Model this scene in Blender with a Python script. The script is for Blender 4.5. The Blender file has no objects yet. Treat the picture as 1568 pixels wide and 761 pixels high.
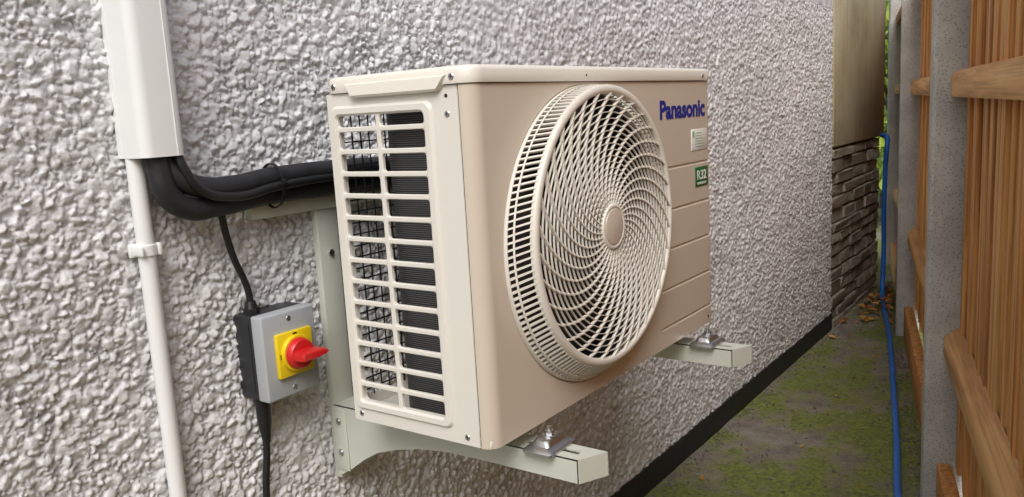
import bpy, bmesh, math, random
import numpy as np
from mathutils import Vector, Matrix, Euler
random.seed(7); rng=np.random.RandomState(5)
scene=bpy.context.scene
scene.view_settings.view_transform='Standard'; scene.view_settings.look='None'; scene.view_settings.exposure=0
COL=bpy.context.collection

# ---------------------------------------------------------------- helpers
def empty(name,loc=(0,0,0),rotz=0):
    o=bpy.data.objects.new(name,None); COL.objects.link(o); o.location=loc; o.rotation_euler[2]=rotz
    o.empty_display_size=0.1
    return o
def link(me,name,parent=None,mat=None):
    o=bpy.data.objects.new(name,me); COL.objects.link(o)
    if parent: o.parent=parent
    if mat: me.materials.append(mat)
    return o
def smooth_mesh(me,ang=35):
    bm=bmesh.new(); bm.from_mesh(me)
    bmesh.ops.recalc_face_normals(bm,faces=bm.faces)
    for f in bm.faces: f.smooth=True
    a=math.radians(ang)
    for e in bm.edges:
        if len(e.link_faces)==2:
            e.smooth = e.calc_face_angle(0)<a
        else: e.smooth=True
    bm.to_mesh(me); bm.free()
class MB:
    """mesh builder collecting verts / faces"""
    def __init__(s): s.v=[]; s.f=[]
    def add(s,v,f):
        n=len(s.v); s.v+= [tuple(p) for p in v]; s.f+=[tuple(i+n for i in q) for q in f]
    def box(s,lo,hi,bev=0,rot=None,piv=None,seg=2):
        bm=bmesh.new(); bmesh.ops.create_cube(bm,size=1)
        for v in bm.verts:
            v.co=Vector([(lo[i]+hi[i])/2+v.co[i]*(hi[i]-lo[i]) for i in range(3)])
        if bev>0: bmesh.ops.bevel(bm,geom=list(bm.edges),offset=bev,segments=seg,affect='EDGES',profile=0.5)
        if rot is not None:
            c=Vector(piv) if piv is not None else Vector([(lo[i]+hi[i])/2 for i in range(3)])
            for v in bm.verts: v.co=c+rot@(v.co-c)
        bm.verts.index_update()
        s.add([v.co[:] for v in bm.verts],[[v.index for v in f.verts] for f in bm.faces]); bm.free()
    def cyl(s,p,axis,r,h,n=24,r2=None,bev=0):
        """cylinder from p along axis vector length h"""
        r2=r if r2 is None else r2
        ax=Vector(axis).normalized(); q=ax.to_track_quat('Z','Y')
        prof=[(r,0),(r2,h)] if bev==0 else [(r,0),(r2,h-bev),(r2-bev,h)]
        vs=[];fs=[]
        for (rr,hh) in prof:
            for i in range(n):
                a=2*math.pi*i/n; vs.append(Vector(p)+q@Vector((rr*math.cos(a),rr*math.sin(a),hh)))
        m=len(prof)
        for j in range(m-1):
            for i in range(n):
                fs.append((j*n+i,j*n+(i+1)%n,(j+1)*n+(i+1)%n,(j+1)*n+i))
        fs.append(tuple(range(n))[::-1]); fs.append(tuple((m-1)*n+i for i in range(n)))
        s.add(vs,fs)
    def loops(s,L,closed=True,cap0=False,cap1=False):
        n=len(L[0]); vs=[p for l in L for p in l]; fs=[]
        for j in range(len(L)-1):
            for i in range(n if closed else n-1):
                k=(i+1)%n; fs.append((j*n+i,j*n+k,(j+1)*n+k,(j+1)*n+i))
        if cap0: fs.append(tuple(range(n))[::-1])
        if cap1: fs.append(tuple((len(L)-1)*n+i for i in range(n)))
        s.add(vs,fs)
    def obj(s,name,parent=None,mat=None,ang=35,sm=True):
        me=bpy.data.meshes.new(name); me.from_pydata(s.v,[],s.f); me.update()
        if sm: smooth_mesh(me,ang)
        return link(me,name,parent,mat)
def rrect(a0,a1,b0,b1,r,n=6):
    """rounded rectangle loop in 2D"""
    pts=[]
    for (ca,cb,s0) in ((a1-r,b1-r,0),(a0+r,b1-r,90),(a0+r,b0+r,180),(a1-r,b0+r,270)):
        for i in range(n+1):
            t=math.radians(s0+90*i/n); pts.append((ca+r*math.cos(t),cb+r*math.sin(t)))
    return pts
def czy(y):
    """centre height of the fan grille: base ring sits a little lower than the front disc"""
    return .271+(.286-.271)*min(1,max(0,-y/.04))
def lathe(mb,cx,prof,n=128,closed_prof=False):
    """revolve (r,y) profile about the fan axis"""
    L=[]
    for (r,y) in prof+([prof[0]] if closed_prof else []):
        L.append([(cx+r*math.cos(2*math.pi*i/n),y,czy(y)+r*math.sin(2*math.pi*i/n)) for i in range(n)])
    mb.loops(L)
def tube(name,pts,r,parent,mat,radii=None,res=8):
    cu=bpy.data.curves.new(name,'CURVE'); cu.dimensions='3D'; cu.bevel_depth=r; cu.bevel_resolution=5; cu.resolution_u=res; cu.use_fill_caps=True
    sp=cu.splines.new('BEZIER'); sp.bezier_points.add(len(pts)-1)
    for i,p in enumerate(pts):
        b=sp.bezier_points[i]; b.co=p; b.handle_left_type='AUTO'; b.handle_right_type='AUTO'
        if radii: b.radius=radii[i]
    o=bpy.data.objects.new(name,cu); COL.objects.link(o); cu.materials.append(mat)
    if parent: o.parent=parent
    return o

# ---------------------------------------------------------------- materials
def newmat(name):
    m=bpy.data.materials.new(name); m.use_nodes=True; nt=m.node_tree
    b=nt.nodes['Principled BSDF']; return m,nt,b
def N(nt,t,**k):
    n=nt.nodes.new(t)
    for a,v in k.items():
        if a in n.inputs.keys(): n.inputs[a].default_value=v
        else: setattr(n,a,v)
    return n
def coords(nt,scale=(1,1,1)):
    tc=N(nt,'ShaderNodeTexCoord'); mp=N(nt,'ShaderNodeMapping'); mp.inputs['Scale'].default_value=scale
    nt.links.new(tc.outputs['Object'],mp.inputs['Vector']); return mp.outputs['Vector']
def noise(nt,vec,scale,detail=4,rough=.55):
    n=N(nt,'ShaderNodeTexNoise'); n.inputs['Scale'].default_value=scale; n.inputs['Detail'].default_value=detail; n.inputs['Roughness'].default_value=rough
    nt.links.new(vec,n.inputs['Vector']); return n.outputs['Fac']
def ramp(nt,fac,stops):
    r=N(nt,'ShaderNodeValToRGB'); e=r.color_ramp.elements
    while len(e)<len(stops): e.new(.5)
    for i,(p,c) in enumerate(stops):
        e[i].position=p; e[i].color=(c[0],c[1],c[2],1) if not isinstance(c,(int,float)) else (c,c,c,1)
    nt.links.new(fac,r.inputs['Fac']); return r.outputs['Color']
def mix(nt,fac,a,b,mode='MIX'):
    m=N(nt,'ShaderNodeMix',data_type='RGBA',blend_type=mode)
    for inp,val in ((m.inputs['Factor'],fac),(m.inputs['A'],a),(m.inputs['B'],b)):
        if isinstance(val,(int,float)): inp.default_value=val
        elif isinstance(val,tuple): inp.default_value=(val[0],val[1],val[2],1)
        else: nt.links.new(val,inp)
    return m.outputs['Result']
def bump(nt,b,h,strength,dist):
    n=N(nt,'ShaderNodeBump'); n.inputs['Strength'].default_value=strength; n.inputs['Distance'].default_value=dist
    nt.links.new(h,n.inputs['Height']); nt.links.new(n.outputs['Normal'],b.inputs['Normal'])
def simple(name,col,rough=.4,metal=0,var=.06,vs=8,bs=0,bd=.0005,bscale=300,spec=.5,rv=0):
    m,nt,b=newmat(name); v=coords(nt)
    f=noise(nt,v,vs,3)
    c=ramp(nt,f,[(.3,tuple(x*(1-var) for x in col)),(.7,tuple(min(1,x*(1+var)) for x in col))])
    nt.links.new(c,b.inputs['Base Color'])
    if rv:
        r=ramp(nt,noise(nt,v,vs*3,3),[(.3,max(0,rough-rv)),(.7,min(1,rough+rv))]); nt.links.new(r,b.inputs['Roughness'])
    else: b.inputs['Roughness'].default_value=rough
    b.inputs['Metallic'].default_value=metal; b.inputs['Specular IOR Level'].default_value=spec
    if bs: bump(nt,b,noise(nt,v,bscale,2),bs,bd)
    return m
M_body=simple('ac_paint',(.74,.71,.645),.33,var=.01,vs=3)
M_body_shaded=simple('ac_paint_shaded',(.62,.54,.45),.28,var=.01,vs=3)  # same paint as the body, front's weaker light put into the colour
M_body_half_shaded=simple('ac_paint_half_shaded',(.68,.62,.54),.30,var=.01,vs=3)  # body paint again, part of the front's shade mixed into its tone
M_grille=simple('ac_grille_plastic',(.76,.72,.645),.38,var=.01,vs=3)
M_dark=simple('dark_interior',(.015,.015,.016),.6)
M_fan=simple('fan_plastic',(.022,.022,.024),.4)
M_brk=simple('bracket_paint',(.60,.615,.54),.36,var=.04,bs=.1,bscale=300)
M_galv=simple('galvanised_steel',(.55,.56,.58),.36,metal=1,var=.1,vs=60)
M_white=simple('white_pvc',(.81,.815,.81),.35,var=.02,vs=5)
M_foam=simple('black_insulation',(.017,.017,.019),.55,var=.2,vs=30,bs=.3,bscale=250,bd=.001,rv=.08)
M_rubber=simple('black_cable',(.012,.012,.013),.4,var=.1)
M_iblack=simple('isolator_black',(.022,.023,.026),.45,bs=.15,bscale=600)
M_igrey=simple('isolator_grey',(.40,.42,.44),.42,var=.03,bs=.1,bscale=600)
M_yel=simple('isolator_yellow',(.80,.58,.01),.35,var=.03)
M_red=simple('isolator_red',(.60,.018,.018),.32,var=.03)
M_blue=simple('hose_blue',(.025,.17,.62),.35,var=.1)
M_logo=simple('logo_blue',(.008,.02,.25),.4)
M_green=simple('label_green',(.008,.13,.035),.4)
M_lab=simple('label_white',(.76,.78,.74),.4)
M_labtxt=simple('label_text',(.25,.45,.30),.5)
M_plinth=simple('bitumen_paint',(.012,.012,.013),.6,var=.3,vs=40,bs=.5,bscale=120,bd=.002)
def m_coil():
    m,nt,b=newmat('coil_fins'); v=coords(nt)
    w=N(nt,'ShaderNodeTexWave',wave_type='BANDS',bands_direction='Z'); w.inputs['Scale'].default_value=95; w.inputs['Distortion'].default_value=.2
    nt.links.new(v,w.inputs['Vector'])
    c=ramp(nt,w.outputs['Fac'],[(.2,(.015,.015,.016)),(.8,(.13,.13,.135))]); nt.links.new(c,b.inputs['Base Color'])
    b.inputs['Metallic'].default_value=.2; b.inputs['Roughness'].default_value=.5
    bump(nt,b,w.outputs['Fac'],.6,.001); return m
M_coil=m_coil()
def m_render():
    m,nt,b=newmat('pebbledash_paint'); v=coords(nt)
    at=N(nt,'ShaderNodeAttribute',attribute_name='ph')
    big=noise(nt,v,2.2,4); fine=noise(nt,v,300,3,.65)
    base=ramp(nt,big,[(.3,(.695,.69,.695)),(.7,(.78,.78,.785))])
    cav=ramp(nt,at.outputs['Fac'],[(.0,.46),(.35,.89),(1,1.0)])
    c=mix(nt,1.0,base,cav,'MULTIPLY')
    sp=ramp(nt,fine,[(.33,.72),(.5,1.0)])
    c=mix(nt,.5,c,sp,'MULTIPLY')
    nt.links.new(c,b.inputs['Base Color']); b.inputs['Roughness'].default_value=.5; b.inputs['Specular IOR Level'].default_value=.5
    bump(nt,b,fine,.7,.0018); return m
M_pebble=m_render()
def m_concrete_path():
    m,nt,b=newmat('mossy_concrete'); v=coords(nt)
    n1=noise(nt,v,2.3,6,.6); n2=noise(nt,v,9,7,.65); n3=noise(nt,v,70,5,.6); n4=noise(nt,v,260,3)
    base=ramp(nt,n2,[(.3,(.13,.105,.085)),(.5,(.27,.235,.195)),(.72,(.40,.36,.31))])
    spk=ramp(nt,n4,[(.35,.5),(.5,1.0),(.68,1.45)]); base=mix(nt,.9,base,spk,'MULTIPLY')
    moss=ramp(nt,n3,[(.3,(.06,.085,.012)),(.7,(.26,.30,.045))])
    mf=N(nt,'ShaderNodeMath',operation='MULTIPLY_ADD'); nt.links.new(n2,mf.inputs[0]); mf.inputs[1].default_value=.6
    nt.links.new(n1,mf.inputs[2])
    msk=ramp(nt,mf.outputs[0],[(.70,0.0),(.83,.92)])
    c=mix(nt,msk,base,moss); nt.links.new(c,b.inputs['Base Color'])
    r=ramp(nt,n1,[(.35,.6),(.65,.92)]); nt.links.new(r,b.inputs['Roughness'])
    h=mix(nt,.5,n3,n4); bump(nt,b,h,.9,.01); return m
M_path=m_concrete_path()
def m_soil():
    m,nt,b=newmat('garden_ground'); v=coords(nt)
    c=ramp(nt,noise(nt,v,3,8),[(.35,(.05,.06,.02)),(.6,(.09,.12,.03)),(.75,(.10,.08,.05))])
    nt.links.new(c,b.inputs['Base Color']); b.inputs['Roughness'].default_value=.95; bump(nt,b,noise(nt,v,40,5),.8,.02); return m
M_soil=m_soil()
def m_wood(name,cols,sc=(30,30,1.2),fs=(150,150,2.2),fk=.6,isl=.16):
    m,nt,b=newmat(name); v=coords(nt,sc)
    oi=N(nt,'ShaderNodeNewGeometry')
    n1=noise(nt,v,1.4,4,.6)
    ad=N(nt,'ShaderNodeMath',operation='ADD'); ml=N(nt,'ShaderNodeMath',operation='MULTIPLY'); ml.inputs[1].default_value=isl
    nt.links.new(oi.outputs['Random Per Island'],ml.inputs[0]); nt.links.new(ml.outputs[0],ad.inputs[0]); nt.links.new(n1,ad.inputs[1])
    c=ramp(nt,ad.outputs[0],[(.40,cols[0]),(.56,cols[1]),(.8,cols[2])])
    v3=coords(nt,fs); s3=noise(nt,v3,1.0,3)
    c=mix(nt,fk,c,ramp(nt,s3,[(.38,.40),(.52,1.05)]),'MULTIPLY')
    nt.links.new(c,b.inputs['Base Color']); b.inputs['Roughness'].default_value=.7
    bump(nt,b,s3,.7,.002); return m
M_board=m_wood('fence_board_wood',[(.42,.17,.045),(.68,.31,.09),(.82,.46,.17)])
M_rail=m_wood('fence_rail_wood',[(.46,.22,.075),(.70,.39,.15),(.80,.50,.22)],(1.0,14,14),(2.2,120,120),.35,.05)
def m_postc():
    m,nt,b=newmat('post_concrete'); v=coords(nt)
    base=ramp(nt,noise(nt,v,6,6),[(.3,(.34,.33,.305)),(.7,(.52,.51,.475))])
    vo=N(nt,'ShaderNodeTexVoronoi'); vo.inputs['Scale'].default_value=130; nt.links.new(v,vo.inputs['Vector'])
    sp=ramp(nt,vo.outputs['Distance'],[(.1,.5),(.4,1.15)])
    c=mix(nt,.85,base,sp,'MULTIPLY'); nt.links.new(c,b.inputs['Base Color']); b.inputs['Roughness'].default_value=.9
    bump(nt,b,noise(nt,v,150,4),.8,.003); return m
M_post=m_postc()
def m_stone():
    m,nt,b=newmat('split_stone'); v=coords(nt)
    oi=N(nt,'ShaderNodeNewGeometry')
    base=ramp(nt,oi.outputs['Random Per Island'],[(0,(.27,.225,.165)),(.5,(.38,.325,.25)),(1,(.47,.41,.33))])
    c=mix(nt,.8,base,ramp(nt,noise(nt,v,18,7,.65),[(.3,.45),(.65,1.15)]),'MULTIPLY')
    nt.links.new(c,b.inputs['Base Color']); b.inputs['Roughness'].default_value=.9
    bump(nt,b,noise(nt,v,30,7,.7),1,.02); return m
M_stone=m_stone()
M_mortar=simple('mortar',(.18,.16,.13),.95,var=.2,bs=.6,bscale=80,bd=.004)
M_gap=simple('fence_gap_shade',(.06,.025,.01),.9,var=.3)  # near-black brown standing in for shade between the boards
def m_cream():
    m,nt,b=newmat('cream_render'); v=coords(nt)
    c=ramp(nt,noise(nt,v,3,7,.6),[(.3,(.34,.29,.17)),(.5,(.46,.40,.255)),(.75,(.54,.49,.36))])
    vz=coords(nt,(9,9,.7)); c=mix(nt,.5,c,ramp(nt,noise(nt,vz,2,5),[(.3,.65),(.6,1.05)]),'MULTIPLY')
    nt.links.new(c,b.inputs['Base Color']); b.inputs['Roughness'].default_value=.85
    bump(nt,b,noise(nt,v,90,5),.5,.004); return m
M_cream=m_cream()
def m_leaf(name,stops,tr=0):
    m,nt,b=newmat(name); oi=N(nt,'ShaderNodeNewGeometry')
    c=ramp(nt,oi.outputs['Random Per Island'],stops); nt.links.new(c,b.inputs['Base Color']); b.inputs['Roughness'].default_value=.6
    return m
M_leaf=m_leaf('foliage',[(0,(.05,.10,.015)),(.5,(.16,.27,.03)),(1,(.38,.48,.06))])
M_dead=m_leaf('dead_leaf',[(0,(.20,.06,.015)),(.5,(.42,.15,.02)),(1,(.50,.28,.05))])
M_bark=simple('bark',(.09,.065,.045),.9,var=.4,vs=15,bs=.8,bscale=30,bd=.02)
M_tile=simple('roof_tile',(.14,.07,.05),.8,var=.3,vs=10)

# ---------------------------------------------------------------- key dimensions
W,D,H=.824,.284,.522
YW=.46           # wall plane
GZ=-.75          # ground level
XE=3.52          # end of house wall
WT=2.5           # wall top

# ---------------------------------------------------------------- pebbledash height field
def hsh(i,j,k):
    n=(i.astype(np.int64)*374761393+j.astype(np.int64)*668265263+k*1274126177)&0x7fffffff
    n=((n^(n>>13))*1274126177)&0x7fffffff
    n=n^(n>>16)
    return (n&0xffff)/65535.0
def vnoise(x,z,s,k):
    x=x/s; z=z/s; i=np.floor(x); j=np.floor(z); fx=x-i; fz=z-j
    fx=fx*fx*(3-2*fx); fz=fz*fz*(3-2*fz); i=i.astype(np.int64); j=j.astype(np.int64)
    return (hsh(i,j,k)*(1-fx)+hsh(i+1,j,k)*fx)*(1-fz)+(hsh(i,j+1,k)*(1-fx)+hsh(i+1,j+1,k)*fx)*fz
def stones(x,z,s,k,r0,r1):
    i=np.floor(x/s).astype(np.int64); j=np.floor(z/s).astype(np.int64); best=np.zeros_like(x)
    for a in(-1,0,1):
        for b in(-1,0,1):
            ii=i+a; jj=j+b
            px=(ii+.05+.9*hsh(ii,jj,k))*s; pz=(jj+.05+.9*hsh(ii,jj,k+1))*s
            th=hsh(ii,jj,k+2)*math.pi; asp=.5+.5*hsh(ii,jj,k+3); rr=s*(r0+(r1-r0)*hsh(ii,jj,k+4)**1.5)
            h=.25+.75*hsh(ii,jj,k+5); tx=(hsh(ii,jj,k+6)-.5)*3.0; tz=(hsh(ii,jj,k+7)-.5)*3.0
            dx=x-px; dz=z-pz; u=(dx*np.cos(th)+dz*np.sin(th))/rr; v=(-dx*np.sin(th)+dz*np.cos(th))/(rr*asp)
            # angular chip: polygonal footprint
            q=np.maximum(np.maximum(np.abs(u),np.abs(v)),(np.abs(u)+np.abs(v))*.74)
            dome=np.clip((1-q)*2.2,0,1)**.8
            val=dome*(h+tx*u*.32+tz*v*.32)
            best=np.maximum(best,val)
    return best
def pebble_h(x,z):
    wx=x+.005*(vnoise(x,z,.011,91)-.5)+.002*(vnoise(x,z,.004,93)-.5); wz=z+.005*(vnoise(x,z,.012,92)-.5)+.002*(vnoise(x,z,.004,94)-.5)
    a=stones(wx,wz,.0150,11,.40,.95); b=stones(wx+3,wz+7,.0070,31,.4,.85)
    low=vnoise(x,z,.05,51)*.55+vnoise(x,z,.024,52)*.45
    h=np.maximum(a,b*.55)*.85+low*.60+.25*vnoise(x,z,.15,53)+.10*vnoise(x,z,.0045,54)
    return h
def wall_patch(name,x0,x1,nx,z0,z1,nz,parent,amp=.0085):
    xs=np.linspace(x0,x1,nx); zs=np.linspace(z0,z1,nz); X,Z=np.meshgrid(xs,zs); X=X.ravel(); Z=Z.ravel()
    h=pebble_h(X,Z); Y=-amp*h
    co=np.empty((nx*nz,3),np.float32); co[:,0]=X; co[:,1]=Y; co[:,2]=Z
    i=np.arange(nx-1); j=np.arange(nz-1); I,J=np.meshgrid(i,j); a=(J*nx+I).ravel()
    q=np.stack([a,a+1,a+nx+1,a+nx],1).astype(np.int32)
    me=bpy.data.meshes.new(name); me.vertices.add(nx*nz); me.vertices.foreach_set('co',co.ravel())
    nf=len(q); me.loops.add(nf*4); me.loops.foreach_set('vertex_index',q.ravel())
    me.polygons.add(nf); me.polygons.foreach_set('loop_start',np.arange(0,nf*4,4,dtype=np.int32)); me.polygons.foreach_set('loop_total',np.full(nf,4,np.int32))
    me.polygons.foreach_set('use_smooth',np.ones(nf,bool))
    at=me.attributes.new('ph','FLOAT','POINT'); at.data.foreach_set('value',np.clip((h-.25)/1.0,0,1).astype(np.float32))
    me.update(calc_edges=True); me.validate()
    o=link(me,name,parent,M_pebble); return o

house=empty('pebbledash_house',(0,YW+.004,0))
ZS=-.662
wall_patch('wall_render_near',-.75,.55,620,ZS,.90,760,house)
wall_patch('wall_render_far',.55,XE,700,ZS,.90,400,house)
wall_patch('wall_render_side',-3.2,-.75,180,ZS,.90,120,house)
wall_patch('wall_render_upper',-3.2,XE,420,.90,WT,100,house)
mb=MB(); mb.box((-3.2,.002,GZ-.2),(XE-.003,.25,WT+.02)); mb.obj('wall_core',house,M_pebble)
mb=MB(); mb.box((-3.2,-.014,GZ-.1),(XE+.004,.03,ZS),.004); mb.obj('black_plinth',house,M_plinth)
mb=MB(); mb.box((-3.3,-.10,WT+.03),(XE+.15,.3,WT+.12),.01); mb.obj('eaves_soffit',house,M_white)
mb=MB(); mb.add([(-3.3,-.14,WT+.13),(XE+.15,-.14,WT+.13),(XE+.15,3.2,WT+1.6),(-3.3,3.2,WT+1.6),(-3.3,3.2,WT),(XE+.15,3.2,WT)],[(0,1,2,3),(0,3,4),(1,5,2),(0,4,5,1)]); mb.obj('roof',house,M_tile,sm=False)

# ---------------------------------------------------------------- neighbouring building
nb=empty('stone_and_render_outbuilding',(0,0,0))
mb=MB(); mb.box((XE+.01,YW+.045,GZ-.1),(4.60,YW+.5,.2)); mb.obj('mortar_core',nb,M_mortar,sm=False)
mb=MB(); z=GZ-.02; row=0
while z<.185:
    hh=random.uniform(.052,.078); 
    if z+hh>.2: hh=.2-z
    x=XE+.015-random.uniform(0,.12)
    while x<4.60:
        w=random.uniform(.16,.34); x0=max(x,XE+.012); x1=min(x+w,4.615)
        if x1-x0>.03:
            n0=len(mb.v); mb.box((x0+.003,YW+.0+random.uniform(-.008,.010),z+.003),(x1-.003,YW+.08,z+hh-.004),.008,seg=2)
            for i in range(n0,len(mb.v)):
                p=mb.v[i]; mb.v[i]=(p[0]+random.uniform(-.002,.002),p[1]+(random.uniform(-.006,.006) if p[1]<YW+.05 else 0),p[2]+random.uniform(-.003,.003))
        x+=w
    z+=hh; row+=1
mb.obj('stone_courses',nb,M_stone,ang=25)
mb=MB(); mb.box((XE+.01,YW-.012,.205),(4.68,YW+.5,2.6),.012); mb.obj('cream_render_upper',nb,M_cream)

# ---------------------------------------------------------------- ground
def sheet(name,x0,x1,y0,y1,z,n,mat,amp=0,parent=None):
    bm=bmesh.new(); vs={}
    nx,ny=n
    for j in range(ny+1):
        for i in range(nx+1):
            vs[i,j]=bm.verts.new((x0+(x1-x0)*i/nx,y0+(y1-y0)*j/ny,z+(random.uniform(-amp,amp) if amp else 0)))
    for j in range(ny):
        for i in range(nx): bm.faces.new((vs[i,j],vs[i+1,j],vs[i+1,j+1],vs[i,j+1]))
    for f in bm.faces: f.smooth=True
    me=bpy.data.meshes.new(name); bm.to_mesh(me); bm.free(); return link(me,name,parent,mat)
sheet('ground',-60,60,-60,60,GZ-.012,(8,8),M_soil)
path=sheet('concrete_path',-3.2,7.5,-1.7,1.4,GZ,(160,50),M_path,.0025)

SL=.233
def fy(x): return -.277-.035+SL*(x-1.74)
mb=MB()
for i in range(1300):
    x=random.uniform(1.1,4.8); e=random.random()
    lo,hi=fy(x)+.01,YW-.02
    if lo>hi: continue
    y= hi-abs(random.gauss(0,.03)) if e<.3 else (lo+abs(random.gauss(0,.05)) if e<.6 else random.uniform(lo,hi))
    if not lo<y<hi: continue
    s=random.uniform(.0015,.006)
    R=Euler((random.random()*3,random.random()*3,random.random()*3)).to_matrix()
    mb.box((x-s,y-s*.7,GZ+.001),(x+s,y+s*.7,GZ+.001+s),0,rot=R)
mb.obj('gravel_fragments',None,M_mortar,sm=False)
mb=MB()
def leaf(mb,p,s,R):
    pts=[(-1,0,0),(-.5,.45,.15),(.2,.5,.2),(1,0,.05),(.2,-.5,.2),(-.5,-.45,.15),(0,0,-.02)]
    vs=[Vector(p)+R@(Vector(q)*s) for q in pts]
    mb.add(vs,[(6,0,1),(6,1,2),(6,2,3),(6,3,4),(6,4,5),(6,5,0)])
for i in range(130):
    if i<90: x=random.gauss(4.1,.3); zz=GZ+random.uniform(.006,.04)
    else: x=random.uniform(1.2,4.5); zz=GZ+.008
    lo,hi=fy(x)+.02,YW-.03
    if lo>=hi: continue
    y=random.uniform(lo,hi)
    leaf(mb,(x,y,zz),random.uniform(.012,.028) if i<90 else random.uniform(.006,.014),Euler((random.uniform(-.5,.5),random.uniform(-.5,.5),random.random()*6)).to_matrix())
for (x,y,s) in ((3.33,.40,.022),(4.20,.41,.028),(4.05,.42,.022)): leaf(mb,(x,y,GZ+.015),s,Euler((.3,.2,x*9)).to_matrix())
mb.obj('fallen_leaves',None,M_dead,sm=False)

# ---------------------------------------------------------------- fence
fence=empty('timber_fence',(1.74,-.277,0),math.atan(SL))
SP=1.93; FT=1.05
mp=MB(); mbd=MB(); mr=MB(); mg=MB(); mk=MB()
for k in range(-2,3):
    px=k*SP
    mp.box((px-.10,-.105,GZ-.2),(px,0,FT+.08),.009,seg=1)
    if k<2:
        a,b=px+.001,px+SP-.101
        x=a
        while x<b-.02:
            wd=random.uniform(.074,.092); w=min(wd,b-x)
            z0=GZ+.16; off=random.uniform(-.003,.003)
            mbd.box((x+.004,-.098+off,z0),(x+w-.006,-.080+off,FT-random.uniform(0,.01)),.0025,rot=Matrix.Rotation(-random.uniform(.03,.12),3,'Z'),piv=(x,-.085,0),seg=1)
            x+=wd
        mk.box((a,-.122,GZ+.16),(b,-.114,FT-.02),0)  # dark sheet added behind the boards so the gaps look shaded
        for (z0,z1) in ((-.295,-.185),(.450,.528),(.93,.99)):
            zc=(z0+z1)/2
            L=[[(xx,-.084,z0-.0),(xx,-.048,zc-.035),(xx,-.044,zc-.028),(xx,-.044,zc+.020),(xx,-.050,zc+.030),(xx,-.084,z1)] for xx in np.linspace(a,b,10)]
            mr.loops(L,closed=True,cap0=True,cap1=True)
        mg.box((a,-.075,GZ-.05),(b,-.035,GZ+.155),.004)
mp.obj('concrete_posts',fence,M_post); mbd.obj('feather_edge_boards',fence,M_board); mr.obj('arris_rails',fence,M_rail)
mg.obj('gravel_boards',fence,M_board); mk.obj('gap_shade_sheet',fence,M_gap,sm=False)

# ---------------------------------------------------------------- blue hose
HZ=GZ+.014
tube('garden_hose',[(.6,-.50,HZ),(1.2,-.34,HZ),(1.70,-.222,HZ),(2.11,-.140,HZ),(2.55,-.045,HZ),(3.01,.055,HZ),(3.6,.190,HZ),(4.1,.318,HZ),(4.36,.378,HZ+.02),(4.43,.388,HZ+.22),(4.44,.392,-.2),(4.44,.388,.03),(4.43,.380,.14),(4.46,.385,.20),(4.54,.43,.215)],.0115,None,M_blue,radii=[1]*6+[1.05,1.1,1.2]+[1.2]*6)

# ---------------------------------------------------------------- air conditioner outdoor unit
ac=empty('air_conditioner_outdoor_unit',(0,0,0))
CX,CZ,RB=.299,.271,.2455
RC=.022
mb=MB()
angs=sorted(set([2*math.pi*i/160 for i in range(160)]+[math.atan2(zz-CZ,xx-CX)%(2*math.pi) for xx in(RC,.56) for zz in(0,H)]))
def onrect(a):
    c,s=math.cos(a),math.sin(a); t=1e9
    if c>1e-9: t=min(t,(.56-CX)/c)
    if c<-1e-9: t=min(t,(RC-CX)/c)
    if s>1e-9: t=min(t,(H-CZ)/s)
    if s<-1e-9: t=min(t,(0-CZ)/s)
    return (CX+c*t,0,CZ+s*t)
L=[[onrect(a) for a in angs]]
for (r,y) in ((.2485,0),(.2475,.0012),(.2460,.0045),(.244,.0065),(.240,.0068)):
    L.append([(CX+r*math.cos(a),y,CZ+r*math.sin(a)) for a in angs])
mb.loops(L); mb.obj('front_panel',ac,M_body_shaded,ang=40)
mb=MB(); lathe(mb,CX,[(.2405,.0066),(.236,.010),(.232,.03),(.232,.075)],96); mb.obj('fan_shroud',ac,M_fan)
# left wrapped corner
mb=MB()
arc=[(RC-RC*math.sin(t),RC-RC*math.cos(t)) for t in np.linspace(0,math.pi/2,14)]
mb.loops([[(x,y,0.0) for x,y in arc],[(x,y,H) for x,y in arc]],closed=False); mb.obj('front_corner',ac,M_body_shaded,ang=60)
# right part with pressed grooves, wraps around corner
zp=[(H,0)]; GR=(.355,.272,.194,.115,.039)
for g in GR: zp+=[(g+.0035,0),(g+.001,1),(g-.001,1),(g-.0035,0)]
zp+=[(0,0)]
cols=[(.56,0,0,-1,0),(.572,0,0,-1,1),(W-RC,0,0,-1,1)]
for t in np.linspace(0,math.pi/2,10)[1:]: cols.append((W-RC+RC*math.sin(t),RC-RC*math.cos(t),math.sin(t),-math.cos(t),1))
cols.append((W,D,1,0,1))
mb=MB(); mb.loops([[(cx-nx*d*g*.003,cy-ny*d*g*.003,z) for z,g in zp] for cx,cy,nx,ny,d in cols],closed=False); mb.obj('front_panel_grooved',ac,M_body_shaded,ang=25)
# side panel frame with grille opening
OY0,OY1,OZ0,OZ1=.087,.264,.034,.490
mb=MB()
def sl(y0,y1,z0,z1,r,x,n=6): return [(x,a,b) for a,b in rrect(y0,y1,z0,z1,r,n)]
mb.loops([sl(RC+.0028,D,.0,H,.0006,.0022),sl(RC+.0036,D,.0,H,.0006,.0008),sl(OY0-.016,OY1+.014,OZ0-.014,OZ1+.014,.014,.0008),sl(OY0-.012,OY1+.010,OZ0-.010,OZ1+.010,.012,-.0035),
   sl(OY0-.003,OY1+.002,OZ0-.002,OZ1+.002,.009,-.0035),sl(OY0,OY1,OZ0,OZ1,.008,-.001),sl(OY0,OY1,OZ0,OZ1,.008,.012)])
mb.obj('side_panel',ac,M_body,ang=30)
mb=MB()
pitch=.0337; zb=OZ0+pitch-.004
DY=(OY0+OY1)/2+.003
zr=[OZ0]
while zb<OZ1-.008: zr.append(zb); zb+=pitch
zr.append(OZ1)
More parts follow.
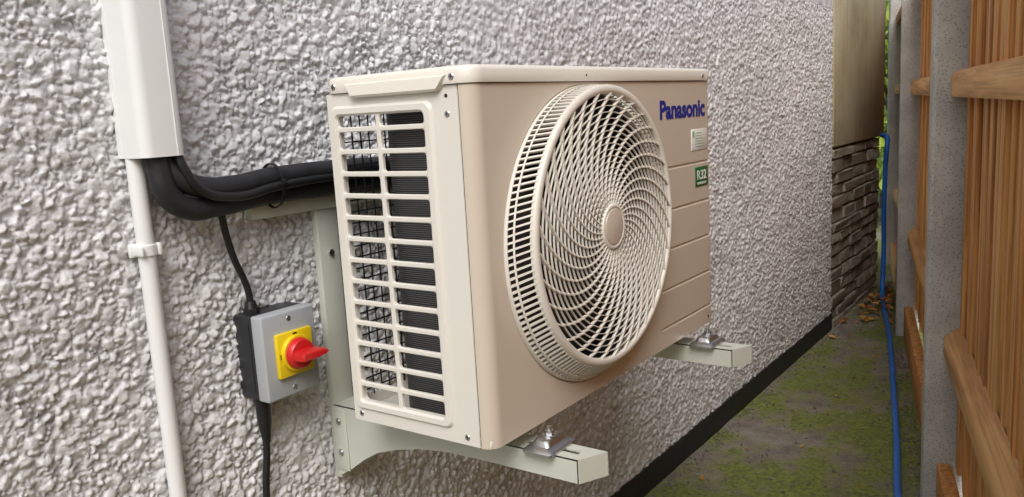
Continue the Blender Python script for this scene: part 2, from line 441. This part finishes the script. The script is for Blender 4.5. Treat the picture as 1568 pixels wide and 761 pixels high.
for i in range(len(zr)-1):
    z0,z1=zr[i],zr[i+1]
    for (ya,yb) in ((OY0,DY),(DY,OY1)):
        iy0=ya+(.0005 if ya==OY0 else .0036); iy1=yb-(.0005 if yb==OY1 else .0036)
        iz0=z0+(.0005 if i==0 else .0030); iz1=z1-(.0005 if i==len(zr)-2 else .0030)
        rr=min(.0045,(iz1-iz0)*.45)
        mb.loops([sl(ya,yb,z0,z1,.0002,-.0006,4),sl(iy0-.0004,iy1+.0004,iz0-.0004,iz1+.0004,rr,-.0006,4),sl(iy0+.0008,iy1-.0008,iz0+.0008,iz1-.0008,rr,.0006,4),sl(iy0+.0008,iy1-.0008,iz0+.0008,iz1-.0008,rr,.005,4)])
mb.obj('side_grille_bars',ac,M_body,ang=40)
mb=MB(); mb.box((.003,RC-.001,0.002),(.008,RC+.004,H)); mb.obj('panel_lap',ac,M_dark,sm=False)
mb=MB(); mb.box((.004,.006,.001),(W-.003,D-.001,.012),.002)
mb.box((.003,D-.004,.013),(.02,D-.001,H)); mb.box((.021,D-.004,.013),(W-.003,D-.001,.03));
mb.box((.021,D-.004,H-.03),(W-.003,D-.001,H)); mb.box((.45,D-.004,.031),(W-.003,D-.0012,H-.031))
mb.obj('chassis',ac,M_body)
mb=MB()
for i in range(24):
    z=.04+i*.0185; mb.box((.02,D-.0028,z),(.45,D-.0005,z+.0022))
for i in range(22):
    x=.024+i*.0185; mb.box((x,D-.0045,.03),(x+.0022,D-.003,H-.03))
mb.obj('rear_guard',ac,M_dark,sm=False)  # extra dark wires added to the guard to dim the wall seen through it
pth=[(.040,.028),(.040,.175)]+[(.095-.055*math.cos(t),.175+.055*math.sin(t)) for t in np.linspace(.2,math.pi/2,8)]+[(.56,.230)]
pin=[(.070,.028),(.070,.175)]+[(.095-.025*math.cos(t),.175+.025*math.sin(t)) for t in np.linspace(.2,math.pi/2,8)]+[(.56,.200)]
ring=pth+pin[::-1]
mb=MB(); mb.loops([[(x,y,.014) for x,y in ring],[(x,y,H-.004) for x,y in ring]],cap0=False,cap1=False); mb.obj('heat_exchanger_coil',ac,M_coil)
# lid
mb=MB()
def ll(o,z,r): return [(a,b,z) for a,b in rrect(-o,W+o,-o,D+o,r,8)]
mb.loops([ll(-.01,H+.0012,.02),ll(.003,H+.0012,.026),ll(.0035,H+.003,.0265),ll(.0035,H+.019,.0265),ll(.001,H+.0235,.025),ll(-.004,H+.0255,.021),ll(-.03,H+.0262,.01)],cap0=True,cap1=True)
mb.obj('lid',ac,M_grille,ang=40)
mb=MB()
Lh=[]
for (z,ya,yb,x) in ((H+.014,.036,.240,-.0036),(H+.012,.038,.238,-.0075),(H-.004,.050,.226,-.0095),(H-.0075,.056,.220,-.007),(H-.0075,.056,.220,.0)):
    Lh.append([(.0005,ya,z),(x,ya+.004,z),(x,yb-.004,z),(.0005,yb,z)])
mb.loops(Lh,closed=False); mb.obj('lid_handle_lip',ac,M_grille,ang=30)
# grille : drum ribs
mb=MB(); nr=144
for i in range(nr):
    a=2*math.pi*i/nr; c,s=math.cos(a),math.sin(a); tx,tz=-s,c; hw=.0014
    vs=[]
    for (r,y) in ((RB-.001,.004),(RB-.001,-.003),(.2300,-.040),(.2260,-.040),(.2410,.004)):
        for sg in(-1,1): vs.append((CX+c*r+tx*hw*sg,y,czy(y)+s*r+tz*hw*sg))
    f=[(0,2,3,1),(2,4,5,3),(4,6,7,5),(6,8,9,7),(8,0,1,9),(0,8,6,4,2),(1,3,5,7,9)]
    mb.add(vs,f)
mb.obj('grille_drum_ribs',ac,M_grille,sm=False)
mb=MB()
lathe(mb,CX,[(RB+.0002,.0066),(RB+.0007,-.002),(RB-.0005,-.0045),(RB-.003,-.004),(RB-.0035,.0066)],160)
lathe(mb,CX,[(.2155,-.0385),(.2165,-.0425),(.219,-.0442),(.226,-.0440),(.2292,-.0415),(.2302,-.037),(.2290,-.034),(.2170,-.034)],160,True)
lathe(mb,CX,[(.2405,-.013),(.2420,-.013),(.2412,-.0155),(.2400,-.0155)],160,True)
# concentric rings
r_in,r_out,NR=.036,.2165,18
rad=[r_in+(r_out-r_in)*j/NR for j in range(NR+1)]
for j in range(1,NR):
    r=rad[j]; lathe(mb,CX,[(r-.0008,-.0395),(r-.0006,-.0425),(r+.0006,-.0425),(r+.0008,-.0395)],128,True)
mb.obj('grille_rings',ac,M_grille,ang=50)
mb=MB(); NA=34
def th(r): 
    q=(r-r_in)/(r_out-r_in); return -1.05*(q**1.0)
CF=.286
for k in range(NA):
    a0=2*math.pi*k/NA
    for j in range(NR):
        ra,rb=rad[j],rad[j+1]; ta,tb=a0+th(ra),a0+th(rb); dt=(tb-ta)
        ta2=ta-dt*.05; tb2=tb+dt*.30
        P=Vector((CX+ra*math.cos(ta2),0,CF+ra*math.sin(ta2))); Q=Vector((CX+rb*math.cos(tb2),0,CF+rb*math.sin(tb2)))
        d=(Q-P).normalized(); P=P-d*.0009; Q=Q+d*.0009; n=Vector((-d.z,0,d.x)); hw=.0009+.0007*(j/NR)
        vs=[]
        for pt in(P,Q):
            for (s,y) in ((-1,-.0390),(-.75,-.0436),(.75,-.0436),(1,-.0390)): vs.append((pt.x+n.x*hw*s,y,pt.z+n.z*hw*s))
        mb.add(vs,[(0,1,5,4),(1,2,6,5),(2,3,7,6),(3,0,4,7),(0,3,2,1),(4,5,6,7)])
mb.obj('grille_spiral_blades',ac,M_grille,sm=False)
mb=MB(); lathe(mb,CX,[(.0375,-.0362),(.0375,-.043),(.0362,-.0455),(.033,-.046),(.0315,-.0445),(.030,-.0445),(.018,-.0468),(.0005,-.0475)],64); mb.obj('grille_hub',ac,M_grille,ang=35)
mb=MB(); lathe(mb,CX,[(.0298,-.0448),(.0290,-.0462),(.02,-.0478),(.0004,-.0483)],48); mb.obj('hub_cap',ac,M_body_shaded)
# fan
mb=MB(); lathe(mb,CX,[(.001,.01),(.03,.012),(.045,.02),(.048,.09)],48)
for k in range(3):
    a0=2*math.pi*k/3+.5; rows=[]
    for i in range(9):
        r=.045+.178*i/8; row=[]
        for j in range(11):
            q=j/10; a=a0+ (q-.5)*(1.35+.5*i/8)+ .25*i/8
            row.append((CX+r*math.cos(a),.085-.055*q-.008*math.sin(q*3.14),CZ+r*math.sin(a)))
        rows.append(row)
    mb.loops(rows,closed=False)
mb.obj('fan_rotor',ac,M_fan,ang=60)
mb=MB(); mb.cyl((CX,.095,CZ),(0,1,0),.05,.05,32); mb.box((CX-.02,.146,.013),(CX+.02,.15,H-.01)); mb.box((.571,.03,.02),(.574,.2,H-.01))
mb.obj('fan_motor_mount',ac,M_dark)
# screws and details
mb=MB()
SC=((.262,H+.011),(.030,H+.011),(.045,.483),(.268,.012),(.048,.012))
for (y,z) in SC:
    xx=-.0036 if z>H else .0011
    mb.cyl((xx+.0008,y,z),(-1,0,0),.0048,.0022,16,bev=.0008)
mb.cyl((W-.05,-.0033,H+.011),(0,-1,0),.004,.0018,14,bev=.0006)
mb.obj('screws',ac,M_galv)
mb=MB(); mb.cyl((.0012,.045,.508),(-1,0,0),.003,.0006,14)
mb.cyl((W-.035,-.0002,.015),(0,-1,0),.003,.0006,12)
mb.cyl((.30,-.0036,H+.011),(0,-1,0),.0018,.0004,12)
for (y,z) in SC:
    xx=-.0036 if z>H else .0011
    mb.box((xx-.0016,y-.0028,z-.0005),(xx-.0012,y+.0028,z+.0005)); mb.box((xx-.0017,y-.0005,z-.0028),(xx-.0013,y+.0005,z+.0028))
mb.obj('panel_holes',ac,M_dark,sm=False)
# labels & lettering
def text(body,name,x0,x1,z0,z1,y,mat,off=.0):
    cu=bpy.data.curves.new(name,'FONT'); cu.body=body; cu.size=1; cu.offset=off; cu.extrude=.004; cu.materials.append(mat); cu.resolution_u=6
    o=bpy.data.objects.new(name,cu); COL.objects.link(o); bpy.context.view_layer.update()
    bb=[Vector(c) for c in o.bound_box]; mnx=min(b.x for b in bb); mxx=max(b.x for b in bb); mny=min(b.y for b in bb); mxy=max(b.y for b in bb)
    sx=(x1-x0)/(mxx-mnx); sz=(z1-z0)/(mxy-mny)
    o.scale=(sx,sz,.05); o.rotation_euler=(math.pi/2,0,0); o.location=(x0-mnx*sx,y,z0-mny*sz); o.parent=ac
    return o
text('Panasonic','maker_lettering',.574,.790,.4495,.4860,-.0006,M_logo,.036)
mb=MB(); mb.box((.718,-.0012,.381),(.797,.0005,.424),.0003); mb.obj('energy_label',ac,M_lab)
mb=MB(); mb.box((.734,-.0012,.304),(.799,.0005,.345),.0003); mb.obj('refrigerant_label',ac,M_green)
text('R32','refrigerant_text',.742,.790,.318,.338,-.0015,M_lab,.02)
text('REFRIGERANT','refrigerant_small_text',.742,.790,.308,.313,-.0015,M_lab)
mb=MB()
for i in range(6):
    z=.416-i*.0056; mb.box((.735,-.0018,z),(.735+random.uniform(.03,.052),-.0013,z+.0009))
mb.box((.722,-.0018,.408),(.731,-.0013,.420))
mb.obj('energy_label_print',ac,M_labtxt,sm=False)
# mounting feet with bolts
mb=MB()
for xc in (.112,.732):
    for yc in (-.018,D-.03):
        Lp=[]
        for (o,z) in ((0,-.030),(0,-.0265),(-.004,-.0225),(-.010,-.020),(-.014,-.0125),(-.018,-.0105)):
            Lp.append([(a,b,z) for a,b in rrect(xc-.038-o,xc+.038+o,yc-.030-o,yc+.024+o,.007,5)])
        mb.loops(Lp,cap0=True,cap1=True)
        mb.cyl((xc,yc-.004,-.0105),(0,0,1),.012,.002,24); mb.cyl((xc,yc-.004,-.0085),(0,0,1),.0078,.006,6); mb.cyl((xc,yc-.004,-.0025),(0,0,1),.0038,.006 if yc<0 else .001,12)
mb.obj('mounting_feet',ac,M_galv)
mb=MB(); mb.box((.08,.012,-.0085),(.15,D,.0005)); mb.box((.70,.012,-.0085),(.77,D,.0005)); mb.obj('base_channels',ac,M_body)

# ---------------------------------------------------------------- wall bracket
br=empty('wall_bracket',(0,0,0))
def arm(x0,x1,name):
    mb=MB(); t=.003; YB=YW-.022
    prof=[(YB,-.170),(.405,-.150),(.37,-.125),(.335,-.105),(.29,-.090),(.23,-.076),(.16,-.069),(.08,-.068),(-.095,-.068)]
    for (xa,xb,ye) in ((x0,x0+t,-.085),(x1-t,x1,-.108)):
        lo=[(y if y>-.09 else ye,z) for y,z in prof]; hi=[(y if y>-.09 else ye,-.0305) for y,z in prof]
        ringp=lo+hi[::-1]
        mb.loops([[(xa,y,z) for y,z in ringp],[(xb,y,z) for y,z in ringp]],cap0=True,cap1=True)
    xm=(x0+x1)/2
    mb.add([(x0,-.085,-.030),(x1,-.108,-.030),(x1,-.075,-.030),(x0,-.075,-.030),(x0,-.085,-.033),(x1,-.108,-.033),(x1,-.075,-.033),(x0,-.075,-.033)],[(0,1,2,3),(7,6,5,4),(0,4,5,1),(2,6,7,3),(1,5,6,2),(3,7,4,0)])
    mb.box((x0,-.0749,-.033),(xm-.006,.02,-.030)); mb.box((xm+.006,-.0749,-.033),(x1,.02,-.030)); mb.box((x0,.0201,-.033),(x1,YB,-.030))
    mb.add([(x0,-.086,-.0302),(x1,-.109,-.0302),(x1,-.109,-.068),(x0,-.086,-.068),(x0,-.083,-.0302),(x1,-.106,-.0302),(x1,-.106,-.068),(x0,-.083,-.068)],[(0,1,2,3),(7,6,5,4),(0,4,5,1),(3,2,6,7),(0,3,7,4),(1,5,6,2)])
    mb.box((x0,YB-.002,-.175),(x1,YW-.008,.352),.002)
    mb.box((x0-.003,YB-.03,-.155),(x0-.0003,YB+.004,-.035),.001)
    mb.obj(name,br,M_brk)
arm(.090,.137,'near_arm'); arm(.708,.755,'far_arm')
mb=MB(); mb.box((-.048,YW-.030,.330),(.86,YW-.008,.371),.003); mb.obj('cross_rail',br,M_brk)
mb=MB()
for z in (-.06,-.12):mb.cyl((.087,YW-.035,z),(-1,0,0),.006,.004,12,bev=.001)
for z in (.25,-.14):mb.cyl((.113,YW-.024,z),(0,-1,0),.006,.005,6)
mb.obj('bracket_bolts',br,M_galv)

# ---------------------------------------------------------------- trunking and drain pipe
tr=empty('plastic_trunking')
mb=MB()
def tl(z,o=0):
    x0,x1,y0,y1=-.244-o,-.176+o,YW-.068-o,YW-.002
    pts=[(x0,y1)]
    r=.016
    for t in np.linspace(0,math.pi/2,8): pts.append((x0+r-r*math.cos(t),y0+r-r*math.sin(t)))
    for t in np.linspace(0,math.pi/2,8): pts.append((x1-r+r*math.sin(t),y0+r-r*math.cos(t)))
    pts.append((x1,y1)); return [(a,b,z) for a,b in pts]
mb.loops([tl(.446),tl(WT)],closed=False)
mb.loops([tl(.446,-.0025),tl(WT,-.0025)],closed=False)
mb.loops([tl(.446),tl(.446,-.0025)],closed=False)
mb.obj('trunking_cover',tr,M_white,ang=40)
mb=MB(); mb.box((-.2448,YW-.012,.4462),(-.2425,YW-.001,WT-.01)); mb.box((-.1772,YW-.012,.4462),(-.1752,YW-.001,WT-.01))
mb.box((-.1925,YW-.0688,.4462),(-.1912,YW-.0675,WT-.01)); mb.obj('trunking_base',tr,M_white,sm=False)
dp=empty('drain_pipe')
mb=MB(); mb.cyl((-.231,YW-.018,GZ+.01),(0,0,1),.0125,1.22,32); mb.obj('pipe',dp,M_white)
mb=MB()
for z in (.312,-.45):
    mb.cyl((-.231,YW-.018,z-.008),(0,0,1),.0150,.016,28,bev=.001); mb.box((-.248,YW-.036,z-.007),(-.2445,YW-.006,z+.007),.001); mb.box((-.252,YW-.012,z-.010),(-.210,YW-.004,z+.010),.002); mb.box((-.2185,YW-.032,z-.009),(-.2135,YW-.004,z+.009),.0012)
mb.obj('pipe_clips',dp,M_white)

# ---------------------------------------------------------------- insulated pipes
pp=empty('insulated_pipes')
Y0=.424
tube('upper_pipe',[(-.200,Y0,.60),(-.200,Y0,.47),(-.198,Y0-.004,.44),(-.186,Y0-.012,.414),(-.155,Y0-.016,.397),(-.10,Y0-.016,.392),(-.02,Y0-.014,.398),(.10,Y0-.02,.400),(.25,Y0-.02,.396),(.5,Y0-.02,.39)],.0165,pp,M_foam,res=14)
tube('lower_pipe',[(-.214,Y0-.002,.60),(-.214,Y0-.004,.47),(-.213,Y0-.010,.430),(-.203,Y0-.012,.388),(-.172,Y0-.010,.366),(-.12,Y0-.006,.364),(-.02,Y0-.006,.371),(.10,Y0-.006,.370),(.25,Y0-.01,.366),(.5,Y0-.01,.36)],.0175,pp,M_foam,res=14)
tube('thin_pipe',[(-.186,Y0-.012,.60),(-.187,Y0-.018,.46),(-.182,Y0-.026,.425),(-.160,Y0-.032,.392),(-.11,Y0-.032,.377),(-.02,Y0-.030,.384),(.10,Y0-.03,.388),(.3,Y0-.03,.38)],.0075,pp,M_rubber,res=14)
mb=MB()
ringp=[]
for i in range(28):
    t=2*math.pi*i/28; ringp.append((math.cos(t)*.0275,math.sin(t)*.0355))
L=[]
for (dx,o) in ((-.0028,0),(-.0028,.0018),(.0028,.0018),(.0028,0)):
    L.append([(-.018+dx,Y0-.014+c*(1+o*30),.384+s*(1+o*30)) for c,s in ringp])
mb.loops(L); mb.box((-.023,Y0-.048,.386),(-.013,Y0-.040,.395),.001); mb.box((-.0195,Y0-.060,.388),(-.0165,Y0-.044,.391),.0005)
mb.obj('cable_tie',pp,M_rubber)

# ---------------------------------------------------------------- isolator switch
iso=empty('isolator_switch')
ix0,ix1,iz0,iz1=-.086,.021,.037,.178
mb=MB(); mb.box((ix0,.414,iz0),(ix1,YW+.004,iz1),.003,seg=3)
mb.box((ix0-.0012,.421,iz0+.012),(ix0+.001,.424,iz1-.012)); mb.obj('back_box',iso,M_iblack)
mb=MB(); mb.box((ix0-.0012,.387,iz0-.0012),(ix1+.0012,.4142,iz1+.0012),.0035,seg=3); mb.obj('front_cover',iso,M_igrey)
yc_x,yc_z=-.0295,.1085
mb=MB(); mb.box((yc_x-.036,.379,yc_z-.037),(yc_x+.036,.388,yc_z+.037),.0018); mb.cyl((yc_x,.380,yc_z),(0,-1,0),.031,.007,48,bev=.0015)
mb.obj('yellow_plate',iso,M_yel)
mb=MB(); mb.cyl((yc_x,.3735,yc_z),(0,-1,0),.0265,.012,48,r2=.0245,bev=.002)
prof=[(-.020,-.0075),(-.022,0),(-.020,.0075),(.006,.0085),(.030,.0055),(.036,0),(.030,-.0055),(.006,-.0085)]
Lh=[[(yc_x+a*s,y,yc_z+b*s2) for a,b in prof] for (y,s,s2) in ((.364,1.0,1.0),(.345,1.0,.9),(.338,.96,.8),(.336,.9,.6))]
mb.loops(Lh,cap0=True,cap1=True)
mb.obj('red_rotary_handle',iso,M_red,ang=40)
mb=MB()
for (x,z) in ((-.033,iz1-.011),(-.033,iz0+.012)): mb.cyl((x,.3878,z),(0,-1,0),.0045,.0018,16,bev=.0005)
mb.obj('cover_screws',iso,M_galv)
mb=MB()
for i in range(5): mb.box((yc_x-.0335,.3783,yc_z-.004+i*.0018),(yc_x-.030,.3789,yc_z-.0032+i*.0018))
mb.box((yc_x-.004,.3783,yc_z+.032),(yc_x+.004,.3789,yc_z+.0345)); mb.obj('plate_markings',iso,M_rubber,sm=False)
mb=MB(); mb.cyl((-.066,.437,iz1-.001),(0,0,1),.0135,.010,8); mb.cyl((-.066,.437,iz1+.009),(0,0,1),.0115,.012,18,r2=.008); 
mb.cyl((-.064,.437,iz0+.001),(0,0,-1),.0135,.010,8)
mb.cyl((-.064,.437,iz0-.009),(0,0,-1),.0125,.040,20,r2=.0115); mb.cyl((-.064,.437,iz0-.049),(0,0,-1),.0115,.035,20,r2=.0065)
mb.obj('cable_glands',iso,M_rubber)
tube('supply_cable',[(-.112,.425,.372),(-.110,.424,.345),(-.103,.428,.312),(-.088,.434,.268),(-.073,.437,.235),(-.067,.437,.21),(-.066,.437,.19)],.0056,iso,M_rubber,res=12)
tube('feed_cable',[(-.064,.437,.0),(-.066,.437,-.06),(-.074,.438,-.12),(-.078,.438,-.2),(-.072,.44,-.4),(-.075,.44,-.74)],.0062,iso,M_rubber,res=12)

# ---------------------------------------------------------------- vegetation beyond the alley
def foliage(mb,c,rad3,n,size):
    for i in range(n):
        v=Vector(rng.normal(size=3)); v.normalize(); rr=rng.rand()**.4
        p=(c[0]+v.x*rad3[0]*rr,c[1]+v.y*rad3[1]*rr,c[2]+v.z*rad3[2]*rr)
        leaf(mb,p,size*rng.uniform(.6,1.3),Euler(tuple(rng.rand(3)*6.28)).to_matrix())
def tree(name,x,y,h,r):
    t=empty(name,(x,y,GZ)); mb=MB()
    segs=[(0,.09),(h*.3,.07),(h*.55,.05),(h*.8,.025)]
    L=[]
    for z,rr in segs: L.append([(rr*math.cos(a)+z*.04,rr*math.sin(a),z) for a in np.linspace(0,2*math.pi,12,endpoint=False)])
    mb.loops(L)
    for k in range(8):
        a=k*2.4; z0=h*(.3+.06*k); e=(math.cos(a)*r*.8,math.sin(a)*r*.8,z0+h*.2)
        mb.cyl((z0*.04,0,z0),e[:2]+(e[2]-z0,),.03,Vector((e[0],e[1],e[2]-z0)).length,8,r2=.008)
    mb.obj('trunk_and_limbs',t,M_bark)
    mb=MB()
    for k in range(16):
        v=Vector(rng.normal(size=3)); v.normalize()
        foliage(mb,(v.x*r*.75,v.y*r*.75,h*.62+v.z*h*.28),(r*.42,r*.42,h*.15),200,.065)
    mb.obj('crown',t,M_leaf,sm=False)
tree('garden_tree',8.6,1.2,3.6,1.4); tree('garden_tree',7.5,-3.2,3.6,1.3)
mb=MB()
for i in range(16):
    foliage(mb,(6.6+rng.uniform(0,.8),.2+i*.12,GZ+rng.uniform(.3,2.1)),(.35,.25,.45),190,.045)
mb.obj('hedge',None,M_leaf,sm=False)

# ---------------------------------------------------------------- world / light
az=math.radians(212); el=math.radians(48)   # direction TO the sun : behind-left of the viewer
sx,sy,sz=math.cos(az)*math.cos(el),math.sin(az)*math.cos(el),math.sin(el)
w=bpy.data.worlds.new('World'); scene.world=w; w.use_nodes=True; nt=w.node_tree
bg=nt.nodes['Background']
sky=nt.nodes.new('ShaderNodeTexSky'); sky.sky_type='NISHITA'; sky.sun_disc=False; sky.sun_elevation=el; sky.sun_rotation=math.atan2(sx,sy)
sky.dust_density=3; sky.air_density=1.0; sky.ozone_density=1
hs=nt.nodes.new('ShaderNodeHueSaturation'); hs.inputs['Saturation'].default_value=.5
nt.links.new(sky.outputs['Color'],hs.inputs['Color']); nt.links.new(hs.outputs['Color'],bg.inputs['Color']); bg.inputs['Strength'].default_value=.165
sl_=bpy.data.lights.new('sun','SUN'); sl_.energy=2.1; sl_.angle=math.radians(32); sl_.color=(1,.98,.955)
so=bpy.data.objects.new('sun',sl_); COL.objects.link(so); so.rotation_euler=Vector((sx,sy,sz)).to_track_quat('Z','Y').to_euler()

# ---------------------------------------------------------------- camera
cam=bpy.data.cameras.new('camera'); co=bpy.data.objects.new('camera',cam); COL.objects.link(co)
cam.sensor_width=36; cam.lens=1267.117/1568*36; cam.clip_start=.02; cam.clip_end=300
co.location=(-.88716,-.69991,.48084); co.rotation_euler=(1.4072,.05662,-.95011)
scene.camera=co
